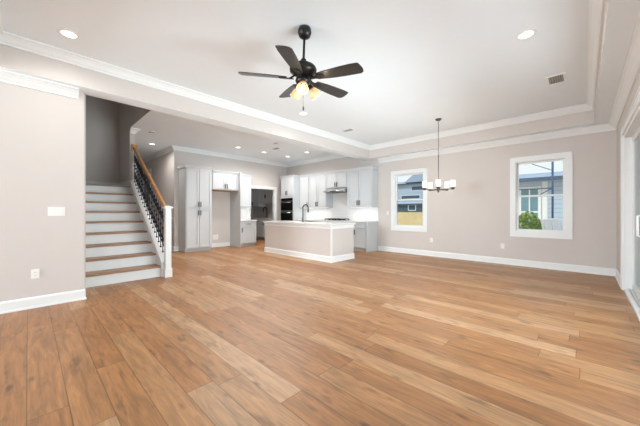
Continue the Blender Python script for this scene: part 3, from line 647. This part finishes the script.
po = bpy.data.objects.new('chandelier_lamp', pl); COL.objects.link(po); po.parent = t; po.location = (0, 0, -1.255)

# ------------------------------------------------------------------ recessed lights, vents, detectors
def recessed(x, y, label, group, power):
    t = thing('recessed_light', (x, y, ZC), label, 'ceiling light', group)
    MB().lathe([(.068, -.001), (.072, -.008), (.092, -.006), (.095, -.0005), (.068, -.0005)], None, 28, (x, y, ZC)).build('trim_ring', M['plate'], t)
    MB().lathe([(0, -.004), (.07, -.004), (.07, -.001), (0, -.001)], None, 28, (x, y, ZC)).build('lens', M['lens'], t)
    d = bpy.data.lights.new('downlight', 'SPOT'); d.energy = power; d.spot_size = math.radians(168); d.spot_blend = .8; d.shadow_soft_size = .07; d.color = (1, .97, .93)
    o = bpy.data.objects.new('downlight', d); COL.objects.link(o); o.parent = t; o.location = (0, 0, -.03)
G1, G2 = 'recessed lights in the tray ceiling', 'recessed lights in the kitchen ceiling'
recessed(-4.25, .32, 'round recessed light above the left wall, near the tray corner', G1, 26)
recessed(-.48, 3.92, 'round recessed light on the right side of the tray, near the vent', G1, 26)
recessed(-4.19, 3.90, 'round recessed light just below the fan pull chain in view', G1, 26)
recessed(-9.32, 2.54, 'round recessed light over the hallway behind the handrail', G2, 45)
recessed(-7.84, 4.52, 'round recessed light above the refrigerator niche, leftmost over the kitchen', G2, 80)
recessed(-7.86, 5.50, 'round recessed light second from the left over the kitchen', G2, 115)
recessed(-7.83, 6.50, 'round recessed light nearest the oven tower', G2, 60)
recessed(-6.80, 6.50, 'round recessed light above the cooktop side, rightmost over the kitchen', G2, 60)
recessed(-5.72, 3.1, 'unseen round recessed light added behind the beam, above the front of the island', G2, 115)  # added out of view to lift the kitchen light
recessed(-5.72, 4.6, 'unseen round recessed light added behind the beam, over the island', G2, 115)  # second added kitchen fill, also hidden by the beam
recessed(-10.4, 5.9, 'dim round recessed light added as fill inside the scullery', None, 12)  # unseen lamp added to lighten the scullery interior
def vent(x, y, lx, ly, label, slats=6):
    t = thing('air_vent', (x, y, ZC), label, 'air vent')
    mb = MB(); z0, z1 = ZC-.012, ZC-.0005; b = .025
    mb.box(x-lx/2, x+lx/2, y-ly/2, y-ly/2+b, z0, z1); mb.box(x-lx/2, x+lx/2, y+ly/2-b, y+ly/2, z0, z1); mb.box(x-lx/2, x-lx/2+b, y-ly/2+b, y+ly/2-b, z0, z1); mb.box(x+lx/2-b, x+lx/2, y-ly/2+b, y+ly/2-b, z0, z1); mb.build('frame', M['plate'], t)
    B(x-lx/2+b, x+lx/2-b, y-ly/2+b, y+ly/2-b, ZC-.003, ZC-.0008).build('backing', M['shadowgrey'], t)
    mb = MB()
    for k in range(slats):
        if lx > ly: yy = y-ly/2+b+(ly-2*b)*(k+.5)/slats; mb.box(x-lx/2+b, x+lx/2-b, yy-.0035, yy+.0035, z0+.001, ZC-.003)
        else: xx = x-lx/2+b+(lx-2*b)*(k+.5)/slats; mb.box(xx-.0035, xx+.0035, y-ly/2+b, y+ly/2-b, z0+.001, ZC-.003)
    mb.build('slats', M['ventm'], t)
vent(-.31, 5.545, .22, .36, 'white ceiling air vent on the right of the tray')
vent(-4.226, 5.444, .32, .18, 'ceiling air vent near the left end of the tray')
vent(-7.115, 5.443, .34, .18, 'ceiling air vent over the kitchen')
def detector(x, y, label):
    t = thing('smoke_detector', (x, y, ZC), label, 'smoke detector')
    MB().lathe([(0, -.04), (.05, -.038), (.062, -.028), (.068, -.0005), (0, -.0005)], None, 22, (x, y, ZC)).build('body', M['plate'], t)
    MB().lathe([(.058, -.034), (.0655, -.026), (.0665, -.018), (.06, -.02)], None, 22, (x, y, ZC)).build('vent_ring', M['dark'], t)
detector(-7.9, 2.15, 'small round smoke detector over the top of the stairs')
detector(-6.549, 5.01, 'small round smoke detector beside the kitchen air vent')

# ------------------------------------------------------------------ switches and outlets
def plate(name, f, u, z, w, h, label, cat, kind, n=1):
    t = thing(name, f(u, 0, z), label, cat)
    B(u-w/2, u+w/2, .0005, .007, z-h/2, z+h/2, f).build('cover_plate', M['plate'], t, bevel=.002)
    for k in range(n):
        uu = u+(k-(n-1)/2)*.046
        if kind == 'switch': B(uu-.016, uu+.016, .007, .011, z-.033, z+.033, f).build('rocker', M['plate'], t, bevel=.001)
        else:
            for dz in (-.02, .02):
                r = B(uu-.016, uu+.016, .007, .009, z+dz-.014, z+dz+.014, f).build('receptacle', M['plate'], t)
                MB().box(uu-.008, uu-.005, .009, .0095, z+dz-.004, z+dz+.006, f).box(uu+.005, uu+.008, .009, .0095, z+dz-.004, z+dz+.006, f).build('slot', M['dark'], r)
f = FX(XL)
plate('light_switch', f, .255, 1.21, .165, .118, 'white three-rocker switch plate on the left wall', 'light switch', 'switch', 3)
plate('power_outlet', f, .06, .425, .075, .118, 'white power outlet low on the left wall', 'power outlet', 'outlet')
f = FY(YW)
plate('light_switch', f, -4.36, 1.17, .075, .118, 'white light switch between kitchen and chandelier window', 'light switch', 'switch')
plate('power_outlet', f, -3.02, .44, .075, .118, 'white power outlet right of the chandelier window', 'power outlet', 'outlet')
plate('power_outlet', f, -1.374, .415, .075, .118, 'white power outlet left below the window nearest the sliding door', 'power outlet', 'outlet')
plate('power_outlet', FY(YW-.012), -6.95, 1.14, .075, .118, 'white outlet on the tile left of the hood', 'power outlet', 'outlet')
plate('power_outlet', FY(YW-.012), -5.15, 1.14, .075, .118, 'white outlet on the tile right of the hood', 'power outlet', 'outlet')
plate('outlet_box', FX(XF), 4.42, .35, .2, .17, 'white outlet box low inside the refrigerator niche', 'outlet box', 'outlet', 2)

# ------------------------------------------------------------------ outdoors
GZ = -.35
st(B(-60, 40, 7.9, 70, GZ-.1, GZ), 'ground', M['sand'], 'dry tan ground outside the windows', 'ground')
def far_house(name, label, x0, x1, y, z1, ridge, dep, mw, mr, wins, eave=.25, gz=GZ, plain=False):
    t = thing(name, ((x0+x1)/2, y, gz), label, 'house')
    B(x0, x1, y, y+dep, gz, z1).build('walls', mw, t, origin=t.location)
    g = lambda p, q, u: (u, p, q)
    mb = MB(); mb.prism([(y-eave, z1), (y+dep/2, ridge), (y+dep+eave, z1), (y+dep+eave, z1-.12), (y-eave, z1-.12)], x0-eave, x1+eave, g); mb.build('roof', mr, t)
    B(x0-eave, x1+eave, y-eave-.09, y-eave, z1-.14, z1).build('gutter', M['gutter'], t)
    for (a, b, za, zb) in wins:
        f = FY(y); c = .1 if not plain else .05
        mb = MB(); mb.box(a-c, b+c, 0, .05, zb, zb+c, f); mb.box(a-c, b+c, 0, .05, za-c, za, f); mb.box(a-c, a, 0, .05, za, zb, f); mb.box(b, b+c, 0, .05, za, zb, f)
        if not plain: mb.box((a+b)/2-.02, (a+b)/2+.02, .005, .04, za, zb, f)
        mb.box(a, b, .005, .045, (za+zb)/2-.03, (za+zb)/2+.03, f) if not plain else None
        w_ = mb.build('window', M['trim'], t); B(a, b, .001, .006, za, zb, f).build('pane', M['farpane' if plain else 'pane'], w_)
    return t
h = far_house('house', 'pale blue neighbouring house behind the bush', -3.4, 8, 14.0, 2.55, 3.2, 8, M['siding'], M['roof'], [(-1.88, -1.33, .3, 2.12)], .35)
B(-1.2, -1.04, 13.95, 14.0, GZ, 2.4).build('corner_board', M['trim'], h)
tag(B(-40, -4.5, 19, 60, GZ, 1.2).build('dirt_bank', M['sand']), kind='structure', label='raised tan dirt bank seen through the chandelier window', cat='ground')
h = far_house('house', 'large slate blue house farthest off, seen through the chandelier window', -30, -12, 34, 4.9, 5.7, 9, M['siding2'], M['roof'], [(-16.1, -14.6, 4.0, 4.5), (-17.5, -15.0, 2.95, 3.35), (-21, -19.5, 2.6, 3.6)], .3, 1.2, True)
mb = MB(); mb.prism([(-16.9, 5.0), (-14.6, 6.7), (-12.3, 5.0)], 33.5, 38, lambda p, q, y: (p, y, q)); mb.build('front_gable', M['roof'], h)
B(-15.3, -14.7, 35, 35.6, 5.5, 7.2).build('chimney', M['gutter'], h)
far_house('garage', 'low dark slate outbuilding in front of the large blue house', -15.5, -9, 26, 2.05, 2.3, 5, M['siding3'], M['siding2'], [(-12.6, -11.9, 1.4, 1.9)], .15, 1.2, True)
# bush
t = thing('bush', (-1.3, 10.6, GZ), 'round leafy green bush outside the window nearest the sliding door', 'bush')
mb = MB(); mb2 = MB()
for i in range(2600):
    th = random.uniform(0, 2*PI); ph = math.acos(random.uniform(-.5, 1)); r = random.uniform(.78, 1.05)
    p = Vector((-1.30+.52*r*math.sin(ph)*math.cos(th), 10.6+.5*r*math.sin(ph)*math.sin(th), .48+.66*r*math.cos(ph)))
    p.z += .06*math.sin(9*p.x)
    n_ = Vector((random.gauss(0, 1), random.gauss(0, 1), random.gauss(0, 1))).normalized(); u = n_.orthogonal().normalized()*random.uniform(.03, .055); w = n_.cross(u)*.6
    (mb if random.random() < .6 else mb2).add([p-u, p-w+n_*.008, p+u, p+w+n_*.008], [(0, 1, 2, 3)])
mb.build('leaves', M['leaf'], t); mb2.build('leaves', M['leafy'], t)
mb = MB()
for k in range(7):
    a = 2*PI*k/7; mb.tube([(-1.3+.05*math.cos(a), 10.6+.05*math.sin(a), GZ), (-1.3+.36*math.cos(a), 10.6+.32*math.sin(a), .55)], [.025, .01], 6)
mb.build('branches', M['brownw'], t)
# leaning white slatted panels beside the bush
def slatted(name, x, y, lean, label):
    t = thing(name, (x, y, GZ), label, 'slatted panel', 'white slatted panels')
    mt = Matrix.Translation((x, y, GZ)) @ Matrix.Rotation(math.radians(lean), 4, 'Y') @ Matrix.Rotation(math.radians(8), 4, 'X')
    g = lambda a, b, c: mt @ Vector((a, b, c)); w, h = .40, 1.36
    mb = MB(); mb.box(0, .05, 0, .04, 0, h, g); mb.box(w-.05, w, 0, .04, 0, h, g); mb.box(.05, w-.05, 0, .04, 0, .06, g); mb.box(.05, w-.05, 0, .04, h-.06, h, g); mb.build('frame', M['panelw'], t)
    mb = MB()
    for k in range(5): mb.box(.06+.057*k, .06+.057*k+.05, .01, .03, .06, h-.06, g)
    mb.build('slats', M['panelw'], t)
slatted('slatted_panel', -.70, 10.3, -9, 'white slatted panel leaning beside the bush')
slatted('slatted_panel', -.26, 10.42, -16, 'white slatted panel leaning at the window edge, right of another')
# pole with cross bar and guy wires
t = thing('metal_pole', (-.76, 12, GZ), 'thin dark blue pole with cross bar in front of the pale blue house', 'pole')
MB().tube([(-.76, 12, GZ), (-.76, 12, 4.2)], .03, 10).build('post', M['polem'], t)
MB().tube([(-.76, 12, 2.0), (-2.0, 12, 2.0)], .02, 8).build('cross_bar', M['polem'], t)
MB().tube([(-.78, 12, 2.0), (-1.12, 12, 1.77)], .016, 8).build('brace', M['polem'], t)
MB().tube([(-.78, 12, 2.6), (-1.3, 12, 2.86)], .012, 6).build('stay', M['polem'], t)
for o in list(bpy.data.objects):
    if '_o' in o: del o['_o']
